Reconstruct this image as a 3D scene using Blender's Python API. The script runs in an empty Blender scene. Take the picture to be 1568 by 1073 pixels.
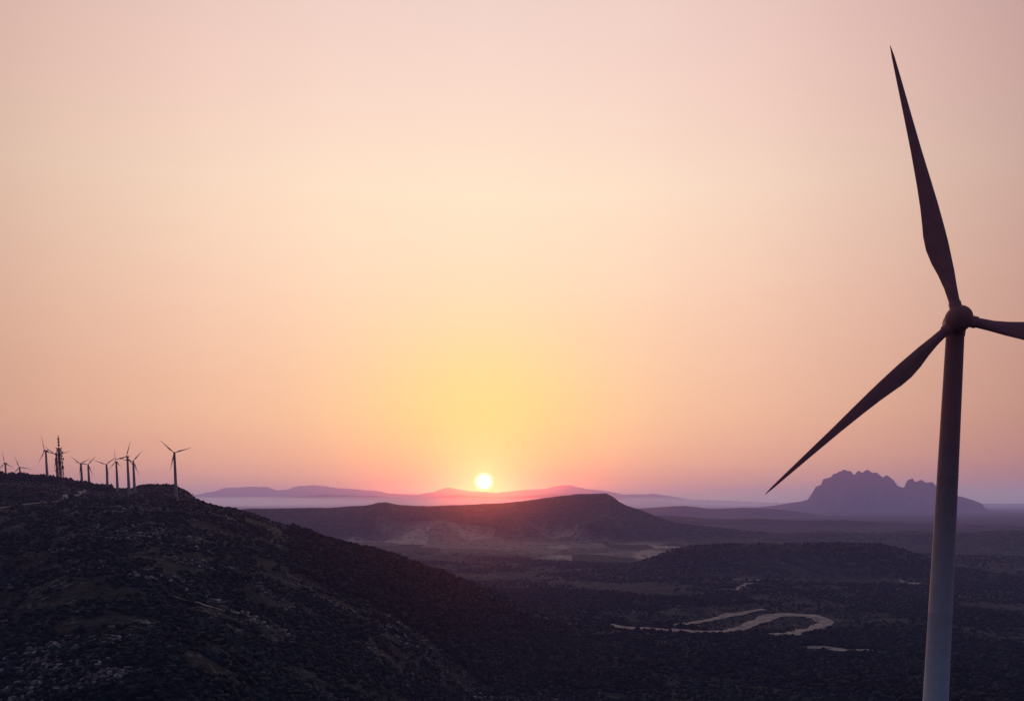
import bpy, bmesh, math, numpy as np
from mathutils import Vector, Matrix
rng = np.random.default_rng(7)
scene = bpy.context.scene
scene.view_settings.view_transform = 'Standard'
scene.view_settings.look = 'None'
scene.view_settings.exposure = 0

# ------------------------------------------------------------------ camera
F = 1358.0; CX = 784.0; HOR = 765.0
PITCH = math.radians(6.3)
PPY = HOR + F*math.tan(PITCH)
cam_d = bpy.data.cameras.new("camera")
cam = bpy.data.objects.new("camera", cam_d)
scene.collection.objects.link(cam)
cam.location = (0, 0, 0)
cam.rotation_euler = (math.radians(90)-PITCH, 0, 0)
cam_d.sensor_width = 36.0
cam_d.lens = 36.0*F/1568.0
cam_d.shift_y = (PPY-536.5)/1568.0
cam_d.clip_start = 0.5
cam_d.clip_end = 300000
scene.camera = cam

def bearing(px, py):
    """survey bearing (azimuth, elevation, radians) measured on the photo"""
    Y = PPY-py
    fx = (px-CX); fy = F*math.cos(PITCH)+Y*math.sin(PITCH); fz = -F*math.sin(PITCH)+Y*math.cos(PITCH)
    return math.atan2(fx, fy), math.atan2(fz, math.hypot(fx, fy))
def project(p):
    x, y, z = p
    dep = y*math.cos(PITCH)-z*math.sin(PITCH); up = y*math.sin(PITCH)+z*math.cos(PITCH)
    return CX+F*x/dep, PPY-F*up/dep

# ------------------------------------------------------------------ noise
def _hash(ix, iy, seed):
    h = (ix.astype(np.int64)*374761393 + iy.astype(np.int64)*668265263 + seed*1442695041) & 0xffffffff
    h = ((h ^ (h >> 13))*1274126177) & 0xffffffff
    h = h ^ (h >> 16)
    return (h & 0xffffff)/float(0xffffff)
def vnoise(x, y, seed=0):
    ix = np.floor(x); iy = np.floor(y); fx = x-ix; fy = y-iy
    u = fx*fx*fx*(fx*(fx*6-15)+10); v = fy*fy*fy*(fy*(fy*6-15)+10)
    a = _hash(ix, iy, seed); b = _hash(ix+1, iy, seed); c = _hash(ix, iy+1, seed); d = _hash(ix+1, iy+1, seed)
    return (a*(1-u)+b*u)*(1-v)+(c*(1-u)+d*u)*v*1.0
def fbm(x, y, wl, octv=4, seed=0, ridged=False):
    s = np.zeros_like(x); a = 1.0; t = 0.0; x = x/wl; y = y/wl
    for o in range(octv):
        n = vnoise(x, y, seed+o*17)*2-1
        if ridged: n = 1-2*np.abs(n)
        s += a*n; t += a; a *= 0.5
        x, y = (x*1.6+y*1.2+13.1), (-x*1.2+y*1.6-7.7)
    return s/t

# ------------------------------------------------------------------ terrain function
def ridge_def(pts, R, sn, sf, w, wob=0.0, seed=0, jag=0.0, cliff=0.0, gully=0.30, gw=0.09, knee=0.0):
    az = []; el = []
    for (x, y) in pts:
        a, e = bearing(x, y); az.append(a); el.append(math.tan(e))
    return dict(az=np.array(az), t=np.array(el), R=R, sn=sn, sf=sf, w=w, wob=wob, seed=seed, jag=jag, cliff=cliff, gully=gully, gw=gw, knee=knee)
RM, RF1, RF2 = 17000, 38000, 26000
RIDGES = [
 # near left hillside, falling away to the right
 ridge_def([(-300,766),(0,770),(60,768),(150,765),(250,766),(300,769),(345,777),(390,789),(430,803),(480,819),(530,834),(600,852),(680,880),(760,912),(850,955),(950,1008),(1050,1075),(1150,1150),(1400,1450)],
           1000, 0.135, 0.28, 14, 0.05, 1, gully=0.16, gw=0.2),
 # plateau that carries the wind farm
 ridge_def([(-300,728),(0,731),(70,734),(118,742),(150,748),(200,749),(216,744),(240,743),(268,744),(285,752),(300,764),(325,773),(370,783),(420,830),(500,950),(700,1300)],
           1500, 0.06, 0.35, 4, 0.0, 2, knee=440.0),
 # long middle hill with flat summit
 ridge_def([(-100,790),(250,787),(340,782),(380,779),(430,778),(500,777),(560,773),(580,769),(592,768),(610,773),(660,774),(720,772),(780,769),(820,764),(850,760),(880,757),(905,756),(928,755),(937,759),(948,768),(962,775),(985,782),(1010,792),(1040,801),(1090,806),(1200,817),(1400,840)],
           4200, 0.30, 0.35, 1.5, 0.008, 3, jag=0.0010, gully=0.45),
 # mesa at right
 ridge_def([(780,900),(900,884),(980,860),(1030,842),(1060,836),(1100,834),(1200,833),(1290,832),(1345,833),(1385,842),(1420,854),(1470,870),(1560,885),(1700,890)],
           2350, 0.35, 0.10, 3, 0.01, 4, gully=0.4),
 # low ridges at right
 ridge_def([(900,800),(960,790),(1010,789),(1060,791),(1110,795),(1160,794),(1230,797),(1290,796),(1350,800),(1568,806),(1700,806)],
           6200, 0.16, 0.1, 4, 0.03, 5, jag=0.0008, gully=0.5),
 ridge_def([(1040,880),(1100,836),(1180,818),(1260,813),(1330,816),(1400,812),(1480,815),(1568,810),(1700,810)],
           4000, 0.18, 0.1, 4, 0.03, 12, jag=0.0008, gully=0.5),
 ridge_def([(800,800),(930,782),(1000,777),(1050,774),(1090,779),(1140,777),(1200,780),(1260,789),(1400,794),(1568,794),(1700,795)],
           10500, 0.14, 0.1, 8, 0.03, 6, gully=0.5),
 # rocky mountain
 ridge_def([(1080,786),(1150,778),(1190,773),(1222,768),(1236,765),(1244,754),(1249,746),(1258,741),(1260,733),(1272,731),(1276,726),(1288,723),(1291,719),(1303,721),(1308,726),(1314,721),(1322,723),(1328,719),(1336,725),(1344,724),(1352,730),(1358,727),(1367,734),(1374,743),(1384,747),(1389,736),(1397,731),(1402,737),(1411,734),(1418,740),(1428,739),(1434,746),(1446,750),(1455,757),(1470,760),(1490,765),(1502,770),(1511,780),(1540,784),(1580,788),(1700,793)],
           RM, 0.26, 0.3, 0.5, 0.0, 7, jag=0.0014, cliff=1.3, gully=0.6, gw=0.05),
 # far ranges
 ridge_def([(-300,752),(0,756),(200,758),(300,757),(325,753),(345,747),(380,745),(410,745),(425,751),(440,749),(458,744),(490,743),(510,746),(540,749),(570,751),(600,755),(640,757),(665,753),(683,746),(698,748),(720,752),(760,754),(800,750),(835,748),(858,743),(875,743),(895,748),(930,752),(955,757),(1000,756),(1030,760),(1060,765),(1110,766),(1180,769),(1250,770),(1568,771),(1800,770)],
           RF1, 0.2, 0.2, 10, 0.0, 8, jag=0.0011),
 ridge_def([(-300,768),(200,764),(300,764),(345,766),(420,763),(500,757),(560,759),(640,763),(700,757),(760,762),(830,757),(900,756),(960,764),(1020,769),(1080,773),(1200,776),(1500,780),(1800,780)],
           RF2, 0.2, 0.2, 10, 0.0, 9, jag=0.0008),
]
FL_R = np.array([0,100,155,250,400,600,900,1300,2000,2800,3600,6000,12000,80000.])
FL_Z = np.array([-52,-53,-57,-88,-120,-144,-160,-176,-186,-182,-172,-172,-190,-300.])
def height(x, y):
    r = np.sqrt(x*x+y*y)+1e-6; az = np.arctan2(x, y)
    floor = np.interp(r, FL_R, FL_Z)
    m = np.clip((r-180)/400, 0, 1)
    mid = np.clip(1-(r-2800)/3000, 0.3, 1)
    floor = floor + m*mid*13*fbm(x, y, 520, 4, 11) + m*mid*5*fbm(x, y, 150, 3, 21, True)
    zs = [floor]
    front = np.clip((1.9-np.abs(az))/0.5, 0, 1)
    for d in RIDGES:
        cz = np.interp(az, d['az'], d['t'])
        if d['jag']:
            zz = np.zeros_like(az)+d['seed']
            pk = np.clip((cz-0.004)/0.02, 0.25, 1)
            cz = cz + d['jag']*pk*fbm(az*1000, zz, 6.0, 4, 200+d['seed'])
        R = d['R']*(1+d['wob']*np.sin(az*9+d['seed'])+0.5*d['wob']*np.sin(az*23+2*d['seed']))
        dd = r-R
        sp = 1+d['gully']*fbm(x, y, d['R']*d['gw'], 4, 31+d['seed'], True)
        s = np.where(dd < 0, d['sn'], d['sf'])*sp
        z = cz*R - (np.sqrt((s*dd)**2+d['w']**2)-d['w'])
        if d['cliff']:
            z -= np.minimum(np.abs(dd), 140*sp)*d['cliff']*np.clip((cz-0.003)/0.02, 0, 1)
        if d['knee']:
            z -= 0.3*np.clip(-dd-d['knee'], 0, None)
        z = np.where(front > 0, z, -600)-(1-front)*300
        zs.append(z)
    Z = np.stack(zs); k = 2.5
    mx = Z.max(0)
    z = mx + k*np.log(np.exp(np.clip((Z-mx)/k, -60, 0)).sum(0))
    z += m*np.clip(r/1000, 0.3, 1)*1.6*fbm(x, y, 45, 4, 51)
    z += m*np.clip((1600-r)/600, 0, 1)*7.0*fbm(x+0.6*y, y*0.5, 120, 5, 55, True)*np.clip((1000-r)/500, 0.15, 1)
    z += np.clip((r-3000)/3000, 0, 1)*5*fbm(x, y, 260, 4, 61, True)
    z += np.clip((r-12500)/2500, 0, 1)*np.clip((z+120)/350, 0, 1)*20*fbm(x, y, 330, 4, 71, True)
    return z
def hz(x, y):
    return float(height(np.array([float(x)]), np.array([float(y)]))[0])
def ground_at(px, py):
    a, e = bearing(px, py)
    rr = np.geomspace(250, 12000, 1500)
    x = np.sin(a)*rr; y = np.cos(a)*rr
    below = height(x, y) > rr*math.tan(e)
    i = int(np.argmax(below)) if below.any() else 1499
    return x[i], y[i]

# ------------------------------------------------------------------ helpers
def mesh_np(name, V, Fc, smooth=True):
    me = bpy.data.meshes.new(name)
    k = Fc.shape[1]
    me.vertices.add(len(V)); me.vertices.foreach_set("co", V.astype(np.float32).ravel())
    me.loops.add(Fc.size); me.loops.foreach_set("vertex_index", Fc.astype(np.int32).ravel())
    me.polygons.add(len(Fc))
    me.polygons.foreach_set("loop_start", np.arange(0, Fc.size, k, dtype=np.int32))
    me.polygons.foreach_set("loop_total", np.full(len(Fc), k, dtype=np.int32))
    me.polygons.foreach_set("use_smooth", np.full(len(Fc), smooth))
    me.update(calc_edges=True)
    return me
def add_obj(name, me, mat=None, parent=None):
    o = bpy.data.objects.new(name, me)
    scene.collection.objects.link(o)
    if mat: me.materials.append(mat)
    if parent: o.parent = parent
    return o
class NT:
    def __init__(s, tree): s.t = tree
    def n(s, typ, **kw):
        nd = s.t.nodes.new(typ)
        for k, v in kw.items(): setattr(nd, k, v)
        return nd
    def link(s, a, b): s.t.links.new(a, b)
    def setin(s, sock, v):
        if isinstance(v, bpy.types.NodeSocket): s.link(v, sock)
        else: sock.default_value = v
    def math(s, op, a, b=None, c=None, clamp=False):
        nd = s.n('ShaderNodeMath', operation=op, use_clamp=clamp)
        s.setin(nd.inputs[0], a)
        if b is not None: s.setin(nd.inputs[1], b)
        if c is not None: s.setin(nd.inputs[2], c)
        return nd.outputs[0]
    def mix(s, fac, a, b, blend='MIX'):
        nd = s.n('ShaderNodeMix', data_type='RGBA', blend_type=blend)
        s.setin(nd.inputs[0], fac); s.setin(nd.inputs[6], a); s.setin(nd.inputs[7], b)
        return nd.outputs[2]
    def ramp(s, fac, stops, interp='LINEAR'):
        nd = s.n('ShaderNodeValToRGB'); cr = nd.color_ramp; cr.interpolation = interp
        while len(cr.elements) < len(stops): cr.elements.new(0.5)
        for e, (p, c) in zip(cr.elements, stops):
            e.position = p
            e.color = (c[0], c[1], c[2], 1) if hasattr(c, '__len__') else (c, c, c, 1)
        s.setin(nd.inputs[0], fac)
        return nd.outputs[0]
    def noise(s, vec, scale, detail=4, rough=0.55):
        nd = s.n('ShaderNodeTexNoise'); s.link(vec, nd.inputs['Vector'])
        nd.inputs['Scale'].default_value = scale; nd.inputs['Detail'].default_value = detail
        nd.inputs['Roughness'].default_value = rough
        return nd.outputs[0]
def new_mat(name):
    m = bpy.data.materials.new(name); m.use_nodes = True
    m.node_tree.nodes.clear()
    t = NT(m.node_tree)
    out = t.n('ShaderNodeOutputMaterial')
    b = t.n('ShaderNodeBsdfPrincipled'); t.link(b.outputs[0], out.inputs[0])
    return m, t, b, out
def C(r, g, b): return (r, g, b, 1)

# ------------------------------------------------------------------ terrain material
def terrain_mat(name, near=True):
    m, t, b, out = new_mat(name)
    geo = t.n('ShaderNodeNewGeometry'); P = geo.outputs['Position']
    n1 = t.noise(P, 0.006, 5); n2 = t.noise(P, 0.045, 5, 0.65); n3 = t.noise(P, 0.35, 3, 0.7)
    if near:
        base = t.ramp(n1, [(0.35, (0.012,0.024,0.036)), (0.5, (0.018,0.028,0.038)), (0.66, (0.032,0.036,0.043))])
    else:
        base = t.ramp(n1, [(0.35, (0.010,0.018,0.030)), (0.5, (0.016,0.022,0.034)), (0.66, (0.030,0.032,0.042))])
    patch = t.ramp(n2, [(0.40, 0.5), (0.52, 0.95), (0.64, 1.6)])
    col = t.mix(1.0, base, patch, 'MULTIPLY')
    if near:
        col = t.mix(1.0, col, t.ramp(n3, [(0.4, 0.4), (0.6, 1.7)]), 'MULTIPLY')
        mp = t.n('ShaderNodeMapping'); mp.inputs['Scale'].default_value = (0.5, 0.5, 2.6)
        t.link(P, mp.inputs[0])
        st = t.noise(mp.outputs[0], 0.05, 6, 0.72)
        stm = t.ramp(st, [(0.50, 0), (0.58, 1)])
        sp = t.ramp(n3, [(0.52, 0), (0.58, 1)])
        rock = t.math('MULTIPLY', stm, sp)
        col = t.mix(t.math('MULTIPLY', rock, 0.85), col, C(0.18,0.18,0.185))
    at = t.n('ShaderNodeAttribute', attribute_name='field')
    vo = t.n('ShaderNodeTexVoronoi'); vo.inputs['Scale'].default_value = 0.0050
    mp2 = t.n('ShaderNodeMapping'); mp2.inputs['Scale'].default_value = (1.0, 0.8, 0.0)
    t.link(P, mp2.inputs[0]); t.link(mp2.outputs[0], vo.inputs['Vector'])
    sep = t.n('ShaderNodeSeparateColor'); t.link(vo.outputs['Color'], sep.inputs[0])
    fcol = t.ramp(sep.outputs[0], [(0.0, (0.06,0.055,0.05)), (0.25, (0.15,0.135,0.125)), (0.5, (0.27,0.24,0.21)), (0.75, (0.48,0.42,0.36))], 'CONSTANT')
    fcol = t.mix(0.5, fcol, t.mix(1.0, fcol, patch, 'MULTIPLY'))
    fm = t.math('MULTIPLY', at.outputs['Fac'], t.ramp(n2, [(0.38, 0.25), (0.47, 1)]))
    col = t.mix(fm, col, fcol)
    t.link(col, b.inputs['Base Color'])
    b.inputs['Roughness'].default_value = 0.95
    b.inputs['Specular IOR Level'].default_value = 0.1
    bp = t.n('ShaderNodeBump'); bp.inputs['Strength'].default_value = 0.8; bp.inputs['Distance'].default_value = 6.0
    t.link(t.math('ADD', n2, t.math('MULTIPLY', n3, 0.35)), bp.inputs['Height'])
    t.link(bp.outputs[0], b.inputs['Normal'])
    return m
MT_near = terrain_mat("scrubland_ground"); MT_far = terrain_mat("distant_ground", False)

# ------------------------------------------------------------------ terrain sheet
KEY = (1500, RM, RF2, RF1)
def rows():
    a = list(np.geomspace(4, 240, 26))
    a += list(1/np.linspace(1/245, 1/6000, 360))
    a += list(np.geomspace(2000, 90000, 190))
    a += list(np.arange(4100, 4300, 7)); a += list(np.arange(2250, 2450, 7))
    a += list(np.arange(1440, 1560, 6)); a += list(np.arange(5900, 6500, 30)); a += list(np.arange(10100, 10900, 60))
    a += list(np.arange(RM-500, RM+300, 20)); a += list(np.arange(RF2-600, RF2+500, 120)); a += list(np.arange(RF1-800, RF1+600, 150))
    a += list(KEY)
    a = np.unique(np.round(np.sort(np.array(a)), 1))
    keep = [a[0]]
    for v in a[1:]:
        if v-keep[-1] > 3 or v in KEY: keep.append(v)
    return np.array(keep)
RR = rows()
azd = np.concatenate([np.arange(-180, -36, 2.0), np.arange(-36, 36, 0.06), np.arange(36, 180, 2.0)])
AZ = np.radians(azd); NA = len(AZ)
A, R_ = np.meshgrid(AZ, RR)
X = np.sin(A)*R_; Y = np.cos(A)*R_
Zt = height(X.ravel(), Y.ravel()).reshape(X.shape)
FB = []
for (cx, cy, sx, sy) in [(600,834,0.07,300),(680,832,0.08,380),(780,830,0.08,380),(720,840,0.07,260),(870,840,0.07,300),(960,838,0.07,300),(930,852,0.07,160),(1030,845,0.05,130),(1240,888,0.10,35),(1330,890,0.06,35)]:
    gx, gy = ground_at(cx, cy); FB.append((math.atan2(gx, gy), math.hypot(gx, gy), sx, sy))
def field(x, y):
    a = np.arctan2(x, y); r = np.hypot(x, y); f = np.zeros_like(x)
    for i, (a0, r0, sx, sy) in enumerate(FB):
        g = 1.3*np.exp(-((a-a0)/sx)**2-((r-r0)/sy)**2)
        if i < 8: g = g*np.clip((r-2350)/150, 0, 1)
        f = np.maximum(f, g)
    return np.clip(f*2.0-0.45+0.9*fbm(x, y, 260, 3, 91), 0, 1)*(f > 0.1)
fm = field(X.ravel(), Y.ravel()).reshape(X.shape)
SECT = [("hillside_ground", 0, 2700), ("flat_topped_hill", 2700, 5300), ("valley_ridges", 5300, 13000), ("rocky_mountain", 13000, 22000), ("distant_mountain_range", 22000, 1e9)]
for name, r0, r1 in SECT:
    i0 = int(np.searchsorted(RR, r0)); i1 = min(int(np.searchsorted(RR, r1)), len(RR)-1)
    sl = slice(i0, i1+1); n = i1+1-i0
    V = np.stack([X[sl], Y[sl], Zt[sl]], -1).reshape(-1, 3)
    ii, jj = np.meshgrid(np.arange(n-1), np.arange(NA), indexing='ij')
    j2 = (jj+1) % NA
    Fc = np.stack([ii*NA+jj, ii*NA+j2, (ii+1)*NA+j2, (ii+1)*NA+jj], -1).reshape(-1, 4)
    if i0 == 0:
        V[:NA, 2] = V[:NA, 2].mean()
    me = mesh_np(name, V, Fc)
    at = me.attributes.new("field", 'FLOAT', 'POINT')
    at.data.foreach_set("value", fm[sl].ravel().astype(np.float32))
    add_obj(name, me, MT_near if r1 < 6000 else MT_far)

# ------------------------------------------------------------------ dirt tracks / clearings (draped)
mt, t, b, out = new_mat("pale_dirt")
geo = t.n('ShaderNodeNewGeometry')
nz = t.noise(geo.outputs['Position'], 0.08, 5, 0.65)
t.link(t.ramp(nz, [(0.35, (0.12,0.115,0.115)), (0.5, (0.30,0.28,0.275)), (0.65, (0.44,0.41,0.405))]), b.inputs['Base Color'])
b.inputs['Roughness'].default_value = 0.95
TRK = []
def track(name, pts, mat, lift=1.0):
    P = np.array([[*ground_at(x, y), w] for x, y, w in pts])
    k = np.arange(len(P)); tt = np.linspace(0, len(P)-1, (len(P)-1)*14+1)
    Q = np.stack([np.interp(tt, k, P[:, c]) for c in range(3)], -1)
    for _ in range(10):
        Q[1:-1] = 0.25*Q[:-2]+0.5*Q[1:-1]+0.25*Q[2:]
    TRK.append(Q.copy())
    d = np.gradient(Q[:, :2], axis=0); d /= np.linalg.norm(d, axis=1)[:, None]+1e-9
    nrm = np.stack([-d[:, 1], d[:, 0]], -1)
    M = 7; V = []
    wl = 0.5+0.4*fbm(Q[:, 0].copy(), Q[:, 1].copy(), 30, 4, 5); wr = 0.5+0.4*fbm(Q[:, 0].copy(), Q[:, 1].copy(), 30, 4, 95)
    for s in np.linspace(-1, 1, M):
        xy = Q[:, :2]+nrm*(Q[:, 2]*np.where(s < 0, wl, wr))[:, None]*s
        z = height(xy[:, 0].copy(), xy[:, 1].copy())+lift
        V.append(np.column_stack([xy, z]))
    V = np.stack(V, 1).reshape(-1, 3); n = len(Q)
    ii, jj = np.meshgrid(np.arange(n-1), np.arange(M-1), indexing='ij')
    Fc = np.stack([ii*M+jj, (ii+1)*M+jj, (ii+1)*M+jj+1, ii*M+jj+1], -1).reshape(-1, 4)
    add_obj(name, mesh_np(name, V, Fc), mat)
track("dirt_track", [(932,956,16),(955,961,28),(985,962,26),(1020,966,26),(1050,966,24),(1080,970,24),(1110,967,24),(1138,960,22),(1158,952,24),(1180,944,26),(1205,941,30),(1235,943,34),(1258,948,34),(1270,954,28),(1252,960,24),(1230,965,22),(1210,974,20),(1180,970,14)], mt)
track("dirt_track.001", [(1035,958,8),(1065,953,14),(1090,949,14),(1110,943,18),(1140,938,16),(1170,933,12)], mt)
track("dirt_track.002", [(1236,992,8),(1262,993,20),(1290,997,14),(1318,998,24),(1344,999,18)], mt)
track("dirt_track.003", [(84,769,6),(100,765,6),(118,758,6),(135,750,6),(148,749,5)], mt, 0.6)
track("dirt_track.004", [(-20,780,5),(15,776,6),(45,772,5),(80,769,5)], mt, 0.6)
track("dirt_track.005", [(1128,904,5),(1131,899,8),(1138,896,9),(1152,893,8)], mt, 0.8)
track("dirt_track.006", [(260,912,0.8),(285,920,1.2),(315,929,1.8),(345,936,2.4),(380,943,2.2),(402,956,2)], mt, 0.5)
TQ = np.vstack(TRK)
def off_track(xy, extra):
    keep = np.ones(len(xy), bool)
    for q in TQ[::3]:
        keep &= np.hypot(xy[:, 0]-q[0], xy[:, 1]-q[1]) > q[2]*0.5+extra
    return xy[keep]

# ------------------------------------------------------------------ scrub and woods (each one mass object)
def ico_template(sub):
    bm = bmesh.new(); bmesh.ops.create_icosphere(bm, subdivisions=sub, radius=1)
    v = np.array([p.co[:] for p in bm.verts]); f = np.array([[q.index for q in p.verts] for p in bm.faces]); bm.free()
    return v, f
def plant_mass(name, xy, size, hfac, mat, sub=1, lobes=1):
    tv, tf = ico_template(sub)
    if lobes > 1:
        xy = np.repeat(xy, lobes, 0); size0 = np.repeat(size, lobes)
        off = rng.normal(0, 0.42, (len(xy), 3))*size0[:, None]
        size = size0*rng.uniform(0.35, 0.75, len(xy))
    else:
        off = np.zeros((len(xy), 3)); size0 = size
    n = len(xy)
    z0 = height(xy[:, 0].copy(), xy[:, 1].copy())
    V = np.repeat(tv[None], n, 0)
    V = V*(1+rng.uniform(-0.38, 0.38, (n, len(tv)))[:, :, None])
    a = rng.uniform(0, 6.28, n); ca, sa = np.cos(a)[:, None], np.sin(a)[:, None]
    x = V[:, :, 0]*ca-V[:, :, 1]*sa; y = V[:, :, 0]*sa+V[:, :, 1]*ca
    sx = size*rng.uniform(0.8, 1.25, n); hz_ = size*hfac*rng.uniform(0.7, 1.3, n)
    V = np.stack([x*sx[:, None]+(xy[:, 0]+off[:, 0])[:, None], y*size[:, None]+(xy[:, 1]+off[:, 1])[:, None],
                  V[:, :, 2]*hz_[:, None]+(z0+0.45*size0*hfac+np.abs(off[:, 2])*(1 if lobes > 1 else 0))[:, None]], -1).reshape(-1, 3)
    Fc = (tf[None]+(np.arange(n)*len(tv))[:, None, None]).reshape(-1, 3)
    add_obj(name, mesh_np(name, V, Fc, False), mat)
def foliage_mat(name, c0, c1):
    m, t, b, out = new_mat(name)
    g = t.n('ShaderNodeNewGeometry')
    c = t.ramp(g.outputs['Random Per Island'], [(0, c0), (0.75, c1), (1.0, tuple(2.1*v for v in c1))])
    c = t.mix(1.0, c, t.ramp(t.noise(g.outputs['Position'], 0.9, 3), [(0.35, 0.6), (0.65, 1.35)]), 'MULTIPLY')
    t.link(c, b.inputs['Base Color']); b.inputs['Roughness'].default_value = 0.9
    b.inputs['Specular IOR Level'].default_value = 0.1
    return m
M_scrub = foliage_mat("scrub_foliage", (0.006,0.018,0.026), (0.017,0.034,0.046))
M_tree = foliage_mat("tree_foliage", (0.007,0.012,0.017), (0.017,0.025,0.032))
M_rock = foliage_mat("limestone", (0.06,0.065,0.072), (0.20,0.20,0.21))
def scatter(n, r0, r1, a0, a1, thr, wl, seed):
    r = np.exp(rng.uniform(math.log(r0), math.log(r1), n)); a = np.radians(rng.uniform(a0, a1, n))
    x = np.sin(a)*r; y = np.cos(a)*r
    keep = fbm(x, y, wl, 3, seed)+rng.uniform(-0.25, 0.25, n) > thr
    keep &= r < r1
    return np.stack([x, y], -1)[keep]
xy = scatter(105000, 300, 1700, -36, 36, -0.22, 26, 101)
xy = off_track(xy, 1.5)
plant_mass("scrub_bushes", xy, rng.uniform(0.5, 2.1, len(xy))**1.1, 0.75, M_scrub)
xy = scatter(110000, 300, 1300, -36, 6, -1, 34, 102)
lay = fbm(xy[:, 0]*0.35+xy[:, 1]*0.1, xy[:, 1]*1.6, 32, 4, 131); pt = fbm(xy[:, 0].copy(), xy[:, 1].copy(), 90, 3, 133)
xy = xy[(lay > 0.14) & (pt > -0.08)]
xy = xy[rng.random(len(xy)) < 0.65]
plant_mass("limestone_rocks", xy, rng.uniform(0.4, 1.7, len(xy)), 0.6, M_rock)
xy = scatter(75000, 700, 3200, -14, 36, -0.15, 220, 111)
xy = off_track(xy, 8)
xy = xy[field(xy[:, 0].copy(), xy[:, 1].copy()) < 0.15+0.15*rng.random(len(xy))]
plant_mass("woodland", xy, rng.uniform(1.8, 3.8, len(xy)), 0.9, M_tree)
n = 1500
a = np.radians(rng.uniform(-34, -24.2, n)); r = rng.uniform(1370, 1520, n)
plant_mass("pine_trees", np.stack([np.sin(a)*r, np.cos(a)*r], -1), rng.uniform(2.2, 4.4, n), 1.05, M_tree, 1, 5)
n = 500
a = np.radians(rng.uniform(-25, -19, n)); r = rng.uniform(1400, 1500, n)
plant_mass("ridge_shrubs", np.stack([np.sin(a)*r, np.cos(a)*r], -1), rng.uniform(0.8, 2.0, n), 0.8, M_tree, 1, 3)

# ------------------------------------------------------------------ wind turbines
def paint(name, col, light_grade=None):
    m, t, b, out = new_mat(name)
    tc = t.n('ShaderNodeTexCoord')
    nz = t.noise(tc.outputs['Object'], 0.7, 5, 0.6)
    c = t.mix(1.0, C(*col), t.ramp(nz, [(0.3, 0.86), (0.7, 1.08)]), 'MULTIPLY')
    if light_grade:
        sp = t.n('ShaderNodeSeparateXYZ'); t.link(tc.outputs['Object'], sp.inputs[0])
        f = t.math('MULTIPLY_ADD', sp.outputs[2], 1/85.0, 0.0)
        c2 = t.ramp(f, light_grade)
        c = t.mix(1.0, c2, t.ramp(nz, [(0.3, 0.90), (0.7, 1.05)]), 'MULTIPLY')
    t.link(c, b.inputs['Base Color'])
    b.inputs['Roughness'].default_value = 0.6; b.inputs['Specular IOR Level'].default_value = 0.2
    return m
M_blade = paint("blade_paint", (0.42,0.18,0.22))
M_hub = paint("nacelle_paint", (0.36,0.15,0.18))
M_tower = paint("tower_light_graded_paint", (0.5,0.5,0.5), [(0.0,(0.60,0.70,0.84)),(0.32,(0.54,0.61,0.76)),(0.50,(0.42,0.41,0.51)),(0.66,(0.32,0.24,0.30)),(0.74,(0.27,0.16,0.20)),(0.78,(0.33,0.15,0.18)),(1.0,(0.30,0.135,0.165))])  # blue-grey to maroon up the tower: light tones put into the base colour
M_farT = paint("weathered_white_paint", (0.36,0.33,0.35))

def lathe(bm, prof, seg, mat=Matrix.Identity(4)):
    rings = []
    for (z, r) in prof:
        rings.append([bm.verts.new(mat @ Vector((r*math.cos(2*math.pi*i/seg), r*math.sin(2*math.pi*i/seg), z))) for i in range(seg)])
    for a, b_ in zip(rings[:-1], rings[1:]):
        for i in range(seg):
            bm.faces.new((a[i], a[(i+1) % seg], b_[(i+1) % seg], b_[i]))
    bm.faces.new(list(reversed(rings[0]))); bm.faces.new(rings[-1])
def bm_obj(name, bm, mat, parent, smooth=True):
    bmesh.ops.recalc_face_normals(bm, faces=bm.faces)
    me = bpy.data.meshes.new(name); bm.to_mesh(me); bm.free()
    for p in me.polygons: p.use_smooth = smooth
    if smooth: me.set_sharp_from_angle(angle=math.radians(35))
    return add_obj(name, me, mat, parent)
ST = [(0.03,.70,.70,1.4),(0.07,.72,.72,1.4),(0.12,.84,.82,1.25),(0.17,1.15,.98,1.05),(0.22,1.6,1.05,.85),(0.27,1.85,1.12,.7),(0.32,1.78,1.12,.6),(0.36,1.55,1.1,.53),(0.42,1.25,1.05,.46),(0.5,.98,.92,.38),(0.62,.68,.7,.28),(0.75,.46,.53,.2),(0.88,.27,.36,.13),(0.96,.15,.23,.08),(1.0,.03,.06,.03)]
def blade(L, n=20):
    """blade along +X in the XZ rotor plane; +Z is its CCW side; Y is thickness"""
    bm = bmesh.new(); k = L/40.0; rings = []
    for f, a, c, th in ST:
        ring = []
        for i in range(n):
            u = 2*math.pi*i/n
            cu, su = math.cos(u), math.sin(u)
            zz = (a if cu > 0 else c)*cu
            taper = 1.0 if f < 0.1 else (1-0.55*max(0, cu))
            tw = math.radians(14*(1-f)**2) if f > 0.1 else 0
            yy = 0.5*th*su*taper
            z2 = zz*math.cos(tw)-yy*math.sin(tw); y2 = zz*math.sin(tw)+yy*math.cos(tw)
            ring.append(bm.verts.new((f*L, (y2-1.2*f*f)*k, z2*k)))
        rings.append(ring)
    for r1, r2 in zip(rings[:-1], rings[1:]):
        for i in range(n):
            bm.faces.new((r1[i], r1[(i+1) % n], r2[(i+1) % n], r2[i]))
    bm.faces.new(rings[0]); bm.faces.new(rings[-1])
    return bm
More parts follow.
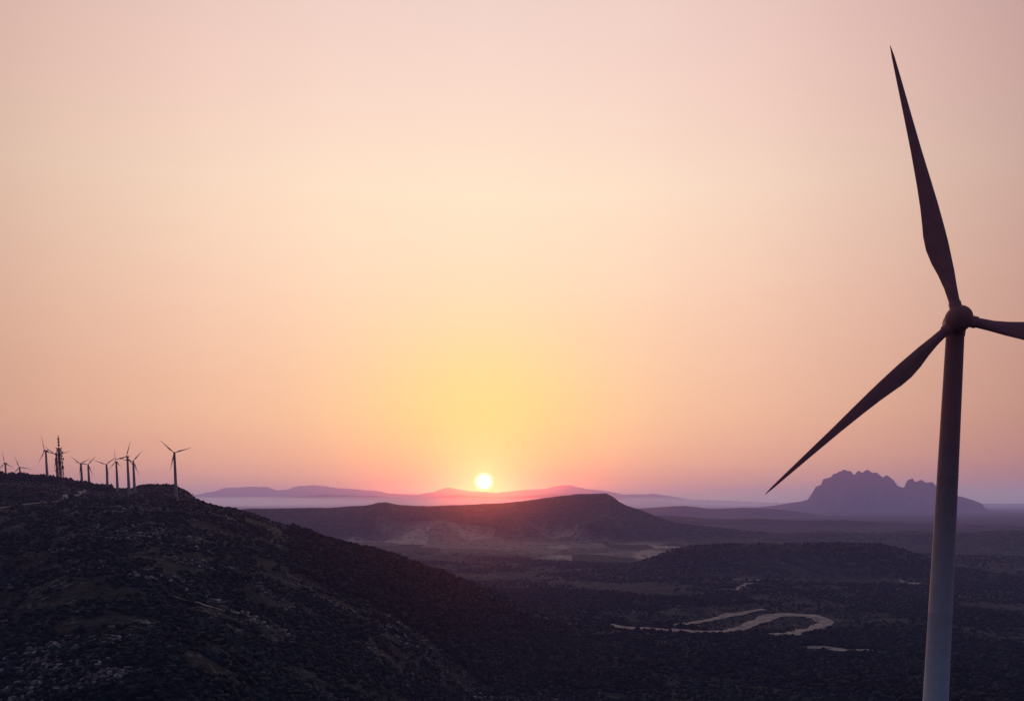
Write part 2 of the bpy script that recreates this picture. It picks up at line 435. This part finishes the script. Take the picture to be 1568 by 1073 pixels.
def turbine(base, H, L, yaw, angs, hero=False, rt=1.2, rb=2.3, tilt=3.0):
    """rotor faces local -Y; base is the foot of the tower"""
    root = bpy.data.objects.new("wind_turbine", None)
    scene.collection.objects.link(root); root.location = base; root.rotation_euler = (0, 0, yaw)
    Ls = L if hasattr(L, '__len__') else [L]*3; L = sum(Ls)/3
    k = L/40.0; seg = 64 if hero else 16
    bm = bmesh.new()
    prof = [(-3, rb*1.02)]
    nsec = 4
    for i in range(nsec):
        z0 = (H-1.7*k)*i/nsec; z1 = (H-1.7*k)*(i+1)/nsec
        r0 = rb+(rt-rb)*i/nsec; r1 = rb+(rt-rb)*(i+1)/nsec
        prof += [(z0+0.02, r0), (z1-0.22, r1), ]
        if hero: prof += [(z1-0.2, r1+0.015), (z1-0.02, r1+0.015)]
    prof += [(H-1.7*k, rt)]
    lathe(bm, prof, seg)
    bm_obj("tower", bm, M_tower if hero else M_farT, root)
    bm = bmesh.new(); lathe(bm, [(-2, rb*1.9), (0.15, rb*1.9), (0.35, rb*1.5)], 32)
    bm_obj("foundation", bm, M_farT, root, False)
    oh = 3.0*k
    bm = bmesh.new(); n = 24; rings = []; q = 0.9 if hero else 1.0
    for (y, w, h, zc) in [(-1.7,1.25,1.25,0),(-1.5,1.6,1.6,0),(-0.5,1.75,1.75,0.02),(1.0,1.8,1.85,0.08),(3.0,1.75,1.8,0.12),(4.6,1.5,1.6,0.2),(5.4,1.1,1.2,0.3),(5.6,0.6,0.7,0.35)]:
        ring = []
        for i in range(n):
            u = 2*math.pi*i/n; c, s = math.cos(u), math.sin(u); e = 0.72
            ring.append(bm.verts.new((q*w*k*math.copysign(abs(c)**e, c), y*k, zc*k+q*h*k*math.copysign(abs(s)**e, s))))
        rings.append(ring)
    for r1, r2 in zip(rings[:-1], rings[1:]):
        for i in range(n): bm.faces.new((r1[i], r1[(i+1) % n], r2[(i+1) % n], r2[i]))
    bm.faces.new(rings[0]); bm.faces.new(rings[-1])
    nac = bm_obj("nacelle", bm, M_hub if hero else M_farT, root); nac.location = (0, 0, H)
    bm = bmesh.new(); lathe(bm, [(-2.1*k, rt*1.06), (-1.2*k, rt*1.12)], seg)
    col = bm_obj("yaw_collar", bm, M_hub if hero else M_farT, root); col.location = (0, 0, H)
    rot = bpy.data.objects.new("rotor", None); scene.collection.objects.link(rot)
    rot.parent = root; rot.location = (0, -oh, H); rot.rotation_euler = (math.radians(-tilt), 0, 0)
    bm = bmesh.new()
    pr = [(-1.3,1.4),(-1.15,1.78),(-0.3,1.95),(0.5,1.92),(1.1,1.7),(1.6,1.3),(1.95,0.8),(2.1,0.4),(2.14,0.08)]
    lathe(bm, [(z*k, r*k) for z, r in pr], 48, Matrix.Rotation(math.radians(90), 4, 'X'))
    bm_obj("spinner", bm, M_hub if hero else M_farT, rot)
    for i, a in enumerate(angs):
        bm = blade(Ls[i], 20 if hero else 8)
        if hero:
            lathe(bm, [(1.5*k, 0.86*k), (2.5*k, 0.86*k), (2.65*k, 0.76*k)], 24, Matrix.Rotation(math.radians(90), 4, 'Y'))
        o = bm_obj("blade_%d" % (i+1), bm, M_blade if hero else M_farT, rot)
        o.rotation_euler = (0, -math.radians(a), 0)
    return root
def place(hub, R):
    a, e = bearing(*hub)
    return math.sin(a)*R, math.cos(a)*R, R*math.tan(e)
# the large one: blade length and azimuth solved from the two visible blade tips
D = 141.5
hx, hy, hzz = place((1468, 488), D)
YD, TL = -19.0, 3.0
Rm = Matrix.Rotation(math.radians(YD), 3, 'Z') @ Matrix.Rotation(math.radians(-TL), 3, 'X')
def solve(tgt, a0):
    best = None
    for L in np.arange(33, 46, 0.15):
        for an in np.arange(a0-9, a0+9, 0.15):
            v = Vector((L*math.cos(math.radians(an)), -1.2*L/40, L*math.sin(math.radians(an))))
            u, w_ = project(Vector((hx, hy, hzz))+Rm @ v); err = (u-tgt[0])**2+(w_-tgt[1])**2
            if best is None or err < best[0]: best = (err, float(L), float(an))
    return best
b1 = solve((1363,70), 103); b2 = solve((1172,757), 222)
yaw = math.radians(YD); LB = (b1[1]+b2[1])/2; oh = 3.0*LB/40
tx = hx - math.sin(yaw)*oh; ty = hy + math.cos(yaw)*oh
zb = hz(tx, ty)
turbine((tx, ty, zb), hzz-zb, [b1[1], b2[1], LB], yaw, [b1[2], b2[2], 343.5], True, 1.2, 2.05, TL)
FARM = [((267,693),1100,21.5,10,137), ((195,699),1250,22,-15,72), ((204,706),1300,20,20,50),
        ((178,707),1400,19,-30,95), ((163,711),1420,19,15,40), ((124,710),1420,19,-10,145),
        ((135,711),1480,18,25,50), ((70,690),1440,26,-35,108), ((8,709),1640,21,-20,100),
        ((30,715),1700,20,15,110), ((86,697),1530,22,30,20)]
for hub, R, L, yw, an in FARM:
    x, y, z = place(hub, R)
    zb = hz(x, y)
    turbine((x, y, zb), z-zb, L, math.radians(yw), (an, an+120, an+240), False, 1.2, 2.0)

# ------------------------------------------------------------------ radio mast
def beam(bm, p, q, r, seg=6):
    p = Vector(p); q = Vector(q); d = q-p
    m = Matrix.Translation(p) @ d.to_track_quat('Z', 'Y').to_matrix().to_4x4()
    lathe(bm, [(0, r), (d.length, r)], seg, m)
M_steel = paint("galvanised_steel", (0.10,0.085,0.09))
x, y, z = place((89, 666), 1330)
zb = hz(x, y)
mast = bpy.data.objects.new("radio_mast", None); scene.collection.objects.link(mast); mast.location = (x, y, zb)
Hm = z-zb; HL = Hm*0.74
bm = bmesh.new()
def hw(f): return 3.6*(1-f)+1.9*f
NS = 9
for i in range(NS):
    f0, f1 = i/NS, (i+1)/NS; w0, w1 = hw(f0), hw(f1)
    c0 = [(-w0,-w0,HL*f0),(w0,-w0,HL*f0),(w0,w0,HL*f0),(-w0,w0,HL*f0)]
    c1 = [(-w1,-w1,HL*f1),(w1,-w1,HL*f1),(w1,w1,HL*f1),(-w1,w1,HL*f1)]
    for j in range(4):
        beam(bm, c0[j], c1[j], 0.36); beam(bm, c1[j], c1[(j+1) % 4], 0.24)
        beam(bm, c0[j], c1[(j+1) % 4], 0.22); beam(bm, c0[(j+1) % 4], c1[j], 0.22)
beam(bm, (0,0,HL), (0,0,Hm), 0.45); beam(bm, (0,0,0), (0,0,HL), 0.9)
for dz in (0.78, 0.84, 0.9):
    for a in (0, 1.57, 3.14, 4.71):
        beam(bm, (1.1*math.cos(a), 1.1*math.sin(a), Hm*dz), (1.1*math.cos(a), 1.1*math.sin(a), Hm*(dz+0.045)), 0.24)
        beam(bm, (0, 0, Hm*(dz+0.02)), (1.1*math.cos(a), 1.1*math.sin(a), Hm*(dz+0.02)), 0.12)
bm_obj("lattice", bm, M_steel, mast, False)
bm = bmesh.new()
for f in (0.45, 0.62, 0.80, 1.0):
    w = hw(f)+1.5; lathe(bm, [(HL*f-0.2, w*1.2), (HL*f+0.4, w*1.2)], 8)
    for i in range(8):
        a = math.pi/4*i; beam(bm, (w*1.2*math.cos(a), w*1.2*math.sin(a), HL*f), (w*1.2*math.cos(a), w*1.2*math.sin(a), HL*f+1.3), 0.1)
bm_obj("platforms", bm, M_steel, mast, False)
bm = bmesh.new()
for (f, a, rd) in [(0.5,-0.4,1.7),(0.56,2.8,1.9),(0.66,-1.2,1.6),(0.7,3.3,1.8),(0.72,0.2,1.7),(0.85,-2.2,1.5),(0.9,0.5,1.6),(0.4,3.0,1.6)]:
    w = hw(f)+0.9
    m = Matrix.Translation((w*math.cos(a)*1.3, w*math.sin(a)*1.3, HL*f)) @ Vector((math.cos(a), math.sin(a), 0)).to_track_quat('Z', 'Y').to_matrix().to_4x4()
    lathe(bm, [(-0.6, 0.25), (0, rd*0.6), (0.35, rd), (0.9, rd)], 14, m)
bm_obj("dishes", bm, M_steel, mast)

# ------------------------------------------------------------------ sky
SAZ, SEL = bearing(741, 738)
w = bpy.data.worlds.new("World"); scene.world = w; w.use_nodes = True
w.node_tree.nodes.clear(); t = NT(w.node_tree)
out = t.n('ShaderNodeOutputWorld'); bg = t.n('ShaderNodeBackground'); t.link(bg.outputs[0], out.inputs[0])
tc = t.n('ShaderNodeTexCoord'); sp = t.n('ShaderNodeSeparateXYZ'); t.link(tc.outputs['Generated'], sp.inputs[0])
x_, y_, z_ = sp.outputs
DEG = 57.29578
el = t.math('MULTIPLY', t.math('ARCSINE', z_), DEG)
az = t.math('SUBTRACT', t.math('MULTIPLY', t.math('ARCTAN2', x_, y_), DEG), math.degrees(SAZ))
aaz = t.math('ABSOLUTE', az)
mp = t.n('ShaderNodeMapping'); mp.inputs['Scale'].default_value = (2.0, 2.0, 22.0); t.link(tc.outputs['Generated'], mp.inputs[0])
st = t.noise(mp.outputs[0], 1.2, 4, 0.5)
elj = t.math('ADD', el, t.math('MULTIPLY', t.math('SUBTRACT', st, 0.5), 1.8))
E = lambda d: d/90.0
base = t.ramp(t.math('DIVIDE', elj, 90.0, clamp=True), [
  (E(0.0), (0.56,0.245,0.21)), (E(1.0), (0.74,0.32,0.245)), (E(2.4), (0.88,0.445,0.30)), (E(5), (0.94,0.55,0.365)), (E(9), (0.975,0.625,0.45)),
  (E(13), (1.0,0.70,0.53)), (E(18), (1.0,0.775,0.61)), (E(23), (0.955,0.705,0.605)), (E(30), (0.86,0.63,0.58)), (E(50), (0.45,0.37,0.40)), (E(90), (0.16,0.17,0.24))])
A_ = lambda d: d/180.0
side = t.ramp(t.math('DIVIDE', aaz, 180.0, clamp=True), [
  (0, (1,1,1)), (A_(9), (0.99,0.975,0.97)), (A_(16), (0.94,0.89,0.88)), (A_(24), (0.81,0.74,0.725)), (A_(31), (0.65,0.57,0.56)), (A_(40), (0.50,0.44,0.45)), (A_(60), (0.32,0.30,0.34)),
  (A_(110), (0.085,0.125,0.21)), (1.0, (0.06,0.095,0.17))])
col = t.mix(1.0, base, side, 'MULTIPLY')
rt_ = t.ramp(t.math('DIVIDE', az, 60.0, clamp=True), [(0, (1,1,1)), (0.3, (0.98,0.97,1.0)), (0.52, (0.92,0.89,0.96)), (1, (0.85,0.82,0.9))])
col = t.mix(1.0, col, rt_, 'MULTIPLY')
def gauss(a, sa, b_, c0, sb):
    u = t.math('MULTIPLY', t.math('DIVIDE', a, sa), t.math('DIVIDE', a, sa))
    d = t.math('DIVIDE', t.math('SUBTRACT', b_, c0), sb); v = t.math('MULTIPLY', d, d)
    return t.math('EXPONENT', t.math('MULTIPLY', t.math('ADD', u, v), -1.0))
g1 = gauss(az, 8.5, el, 5.0, 5.4)
col = t.mix(g1, col, t.mix(1.0, col, C(1.06,1.24,0.66), 'MULTIPLY'))
g2 = gauss(az, 15.0, el, 14, 9)
col = t.mix(g2, col, t.mix(1.0, col, C(1.04,1.05,0.98), 'MULTIPLY'))
de = t.math('SUBTRACT', el, math.degrees(SEL))
dist = t.math('SQRT', t.math('ADD', t.math('MULTIPLY', az, az), t.math('MULTIPLY', de, de)))
disc = t.ramp(t.math('DIVIDE', dist, 2.0, clamp=True), [(0, 1), (0.18, 1), (0.25, 0.12), (0.34, 0.0)], 'EASE')
au = t.math('EXPONENT', t.math('DIVIDE', dist, -0.4))
au2 = t.math('EXPONENT', t.math('DIVIDE', dist, -1.8))
def scaled(f, c):
    return t.mix(1.0, C(*c), f, 'MULTIPLY')
for f, c in ((disc, (8,7.4,6.0)), (au, (1.0,0.6,0.2)), (au2, (0.15,0.04,0.0))):
    col = t.mix(1.0, col, scaled(f, c), 'ADD')
sky = t.n('ShaderNodeTexSky', sky_type='NISHITA'); sky.sun_disc = False
sky.sun_elevation = SEL; sky.sun_rotation = SAZ
skc = t.mix(1.0, sky.outputs[0], C(0.01,0.01,0.01), 'MULTIPLY')
col = t.mix(1.0, col, skc, 'ADD')
t.link(col, bg.inputs[0]); bg.inputs[1].default_value = 1.0

# ------------------------------------------------------------------ sun
sl = bpy.data.lights.new("sun", 'SUN'); sl.energy = 0.45; sl.angle = math.radians(0.5); sl.color = (1.0, 0.34, 0.20)
so = bpy.data.objects.new("sun", sl); scene.collection.objects.link(so)
d = Vector((math.sin(SAZ)*math.cos(SEL), math.cos(SAZ)*math.cos(SEL), math.sin(SEL)))
so.rotation_euler = d.to_track_quat('Z', 'Y').to_euler()

# ------------------------------------------------------------------ haze layer (homogeneous air volume)
def air(name, sig, Leq, scat=False):
    m = bpy.data.materials.new(name); m.use_nodes = True; m.node_tree.nodes.clear(); t = NT(m.node_tree)
    out = t.n('ShaderNodeOutputMaterial')
    ab = t.n('ShaderNodeVolumeAbsorption'); em = t.n('ShaderNodeEmission'); ad = t.n('ShaderNodeAddShader')
    sig = np.array(sig); Leq = np.array(Leq)
    dn = sig.max(); cc = 1-sig/dn
    ab.inputs['Color'].default_value = (cc[0], cc[1], cc[2], 1); ab.inputs['Density'].default_value = dn
    e = sig*Leq; em.inputs['Color'].default_value = (e[0]/e.max(), e[1]/e.max(), e[2]/e.max(), 1); em.inputs['Strength'].default_value = e.max()  # air given its own emission, standing in for in-scattered light
    t.link(ab.outputs[0], ad.inputs[0]); t.link(em.outputs[0], ad.inputs[1])
    res = ad.outputs[0]
    if scat:
        # forward scattering by dust: the glow in the air below the sun
        sc = t.n('ShaderNodeVolumeScatter'); sc.inputs['Color'].default_value = (1.0, 0.30, 0.20, 1)
        sc.inputs['Density'].default_value = 2.1e-5; sc.inputs['Anisotropy'].default_value = 0.935
        ad2 = t.n('ShaderNodeAddShader'); t.link(res, ad2.inputs[0]); t.link(sc.outputs[0], ad2.inputs[1]); res = ad2.outputs[0]
    t.link(res, out.inputs['Volume'])
    return m
bm = bmesh.new(); lathe(bm, [(-900, 85000), (700, 85000)], 96)
bm_obj("haze", bm, air("haze_air", (1/74000, 1/49000, 1/27000), (0.37,0.25,0.34), True), None, False)
# flat banks of mist lying on the far plain
M_mist = air("mist_air", (1/13000, 1/12500, 1/12000), (0.43,0.29,0.35))
for azd_, R, rx, zc, hh in [(9, 21500, 4200, -70, 130), (-11, 20500, 5200, -50, 120), (-20, 20000, 4000, -40, 110), (1, 21500, 3000, -60, 120)]:
    bm = bmesh.new(); bmesh.ops.create_uvsphere(bm, u_segments=64, v_segments=32, radius=1)
    bmesh.ops.scale(bm, vec=(rx, rx*0.8, hh), verts=bm.verts)
    o = bm_obj("mist_bank", bm, M_mist, None)
    o.location = (math.sin(math.radians(azd_))*R, math.cos(math.radians(azd_))*R, zc)
